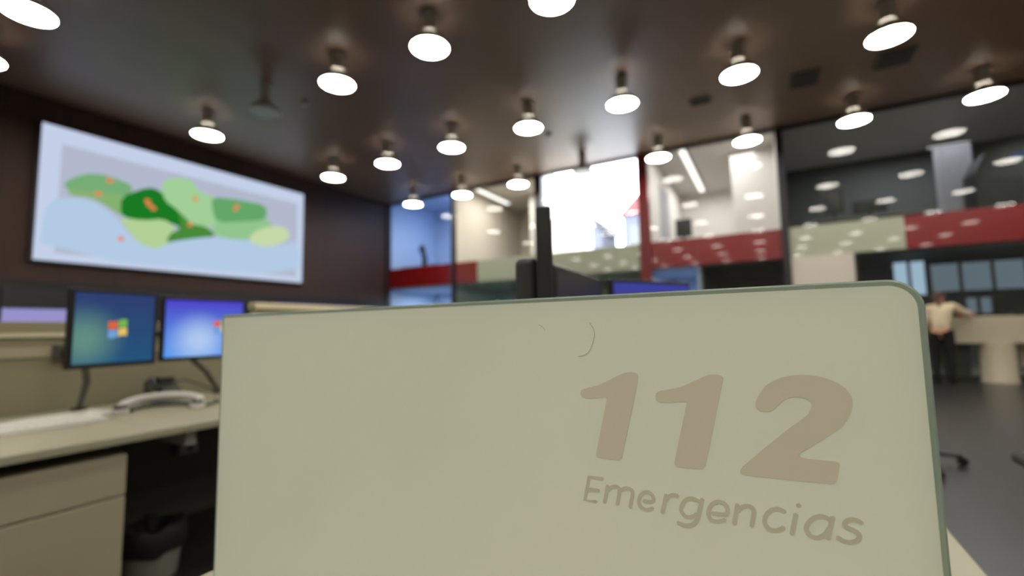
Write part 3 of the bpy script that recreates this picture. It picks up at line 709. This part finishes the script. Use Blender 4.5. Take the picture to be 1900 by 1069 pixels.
# glowing panes added behind the lower glass to imitate reflections on the facade
def reflection_pane(n, x0, x1, z0, z1, bars, m='blue_reflection_glow'):
    o = struct('window_%d' % n, MB().box(x0, x1, 14.0, 14.03, z0, z1), m, 'pale blue glowing pane imitating a reflection in the lower facade glass')
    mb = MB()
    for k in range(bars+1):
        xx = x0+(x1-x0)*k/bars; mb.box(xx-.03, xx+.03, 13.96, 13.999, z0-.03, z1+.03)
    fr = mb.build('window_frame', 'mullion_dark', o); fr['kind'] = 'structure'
reflection_pane(13, 2.63, 3.25, EYE+.62, EYE+1.40, 2)
reflection_pane(14, 3.3, 4.9, EYE+.68, EYE+1.30, 3, 'dim_reflection_glow')
reflection_pane(15, 3.85, 4.32, EYE+.0, EYE+.5, 2, 'dim_reflection_glow')

# ================================================================ person
def skin_mesh(chain, edges, name, m, parent, sub=2, root=0):
    me = bpy.data.meshes.new(name); me.from_pydata([c[0] for c in chain], edges, [])
    o = bpy.data.objects.new(name, me); C.objects.link(o)
    md = o.modifiers.new('s', 'SKIN'); 
    if not me.skin_vertices:
        bm = bmesh.new(); bm.from_mesh(me); bm.verts.layers.skin.verify(); bm.to_mesh(me); bm.free()
    for i, c in enumerate(chain):
        sv = me.skin_vertices[0].data[i]; r = c[1]
        sv.radius = r if isinstance(r, tuple) else (r, r); sv.use_root = (i == root)
    md.use_smooth_shade = True
    sd = o.modifiers.new('u', 'SUBSURF'); sd.levels = sub; sd.render_levels = sub
    bpy.context.view_layer.update()
    dg = bpy.context.evaluated_depsgraph_get()
    me2 = bpy.data.meshes.new_from_object(o.evaluated_get(dg)); me2.name = name
    bpy.data.objects.remove(o)
    me2.materials.clear(); me2.materials.append(MATS[m])
    for p in me2.polygons: p.use_smooth = True
    o = bpy.data.objects.new(name, me2); C.objects.link(o); o.parent = parent
    return o
# local frame: x right, y away from the camera; she leans forward and to the right over the counter
t = thing('person', 'person with brown ponytail, cream top and black trousers leaning over counter', 'person', (2.66, 10.92, 0), math.radians(-20))
J = [((0, 0, .93), (.115, .09)), ((0, .02, 1.05), (.10, .075)), ((.01, .08, 1.22), (.14, .09)), ((.01, .14, 1.34), (.12, .075)), ((.0, .17, 1.42), .045), ((-.01, .18, 1.47), .05), ((-.01, .19, 1.53), (.07, .085)), ((-.01, .19, 1.60), (.06, .07)),   # 0-7 spine, neck, head
     ((.17, .15, 1.35), .05), ((.27, .25, 1.255), .04), ((.33, .34, 1.225), .032), ((.35, .38, 1.215), .03),     # right arm 8-11
     ((-.16, .15, 1.33), .05), ((-.22, .10, 1.10), .04), ((-.21, .20, .92), .032), ((-.21, .23, .88), .03),  # left arm 12-15
     ((.085, -.01, .86), .085), ((.09, .01, .48), .058), ((.09, -.02, .10), .038), ((.09, .0, .045), .036), ((.10, .16, .03), .03),
     ((-.085, -.01, .86), .085), ((-.10, .02, .48), .058), ((-.11, -.02, .10), .038), ((-.11, .0, .045), .036), ((-.12, .16, .03), .03)]
E_ = [(0, 1), (1, 2), (2, 3), (3, 4), (4, 5), (5, 6), (6, 7), (3, 8), (8, 9), (9, 10), (10, 11), (3, 12), (12, 13), (13, 14), (14, 15), (0, 16), (16, 17), (17, 18), (18, 19), (19, 20), (0, 21), (21, 22), (22, 23), (23, 24), (24, 25)]
for hand, sgn in ((11, 1), (15, -1)):
    hx, hy, hz = J[hand][0]
    palm = len(J); J.append(((hx+.01*sgn, hy+.05, hz-.01), (.034, .014))); E_.append((hand, palm))
    for f_ in range(4):
        k0 = len(J); off = (f_-1.5)*.02; L_ = (.030, .036, .033, .026)[f_]
        J.append(((hx+.01*sgn+off, hy+.085, hz-.012), .009)); J.append(((hx+.01*sgn+off*1.1, hy+.085+L_, hz-.022), .008)); J.append(((hx+.01*sgn+off*1.1, hy+.085+1.7*L_, hz-.042), .0065))
        E_ += [(palm, k0), (k0, k0+1), (k0+1, k0+2)]
    k0 = len(J); J.append(((hx-.032*sgn, hy+.035, hz-.01), .010)); J.append(((hx-.05*sgn, hy+.065, hz-.02), .008)); E_ += [(palm, k0), (k0, k0+1)]
body = skin_mesh(J, E_, 'body', 'skin', t)
def grow(idx, dr, ov={}):
    m_ = {j: i for i, j in enumerate(idx)}
    ch = []
    for j in idx:
        p, r = J[j]; r = r if isinstance(r, tuple) else (r, r)
        ch.append((ov.get(j, p), (r[0]+dr, r[1]+dr)))
    return ch, [(m_[a], m_[b]) for a, b in E_ if a in m_ and b in m_]
c_, e_ = grow([0, 1, 2, 3, 8, 9, 10, 11, 12, 13, 14], .03, {0: (0, .0, .89)})
skin_mesh(c_, e_, 'blouse', 'cream_cloth', t)
c_, e_ = grow([0, 16, 17, 18, 19, 21, 22, 23, 24], .02, {0: (0, .01, .99)})
skin_mesh(c_, e_, 'trousers', 'black_cloth', t)
for s, (a, b) in ((1, (19, 20)), (-1, (24, 25))):
    pa, pb = Vector(J[a][0]), Vector(J[b][0])
    skin_mesh([((pa.x, pa.y-.03, .045), .045), ((pa.x, pa.y+.06, .042), .042), ((pb.x, pb.y+.03, .034), .032)], [(0, 1), (1, 2)], 'shoe', 'black_plastic', t)
skin_mesh([((-.01, .20, 1.60), (.078, .085)), ((-.01, .155, 1.57), (.080, .07)), ((-.01, .12, 1.50), (.05, .045)), ((0, .075, 1.42), (.035, .03)), ((.005, .05, 1.32), (.025, .02)), ((.01, .045, 1.24), (.012, .01))], [(i, i+1) for i in range(5)], 'hair', 'hair', t)
# face on the far side of the head
for s in (-1, 1):
    MB().lathe([(.002, -.010), (.009, -.005), (.010, 0), (.009, .005), (.002, .010)], 12, (-.01+s*.028, .268, 1.555)).build('eye', 'lamp_inner', t, True)
    MB().lathe([(.003, -.026), (.012, -.015), (.013, .01), (.004, .024)], 12, (-.01+s*.073, .19, 1.545)).build('ear', 'skin', t, True)
MB().prism([(.262, 1.555), (.292, 1.525), (.262, 1.518)], -.020, .0, 'yz').build('nose', 'skin', t)
MB().box(-.032, .012, .262, .275, 1.492, 1.503, .003).build('mouth', 'red_cloth', t)
t = thing('folder', 'small red folder on the counter by the person', 'folder', (3.12, 11.33, 1.17), .3)
MB().box(-.12, .12, -.02, .02, 0, .07, .004).build('cover', 'red_cloth', t)
MB().box(-.115, .115, -.012, .012, .004, .078, .002).build('pages', 'lamp_inner', t)
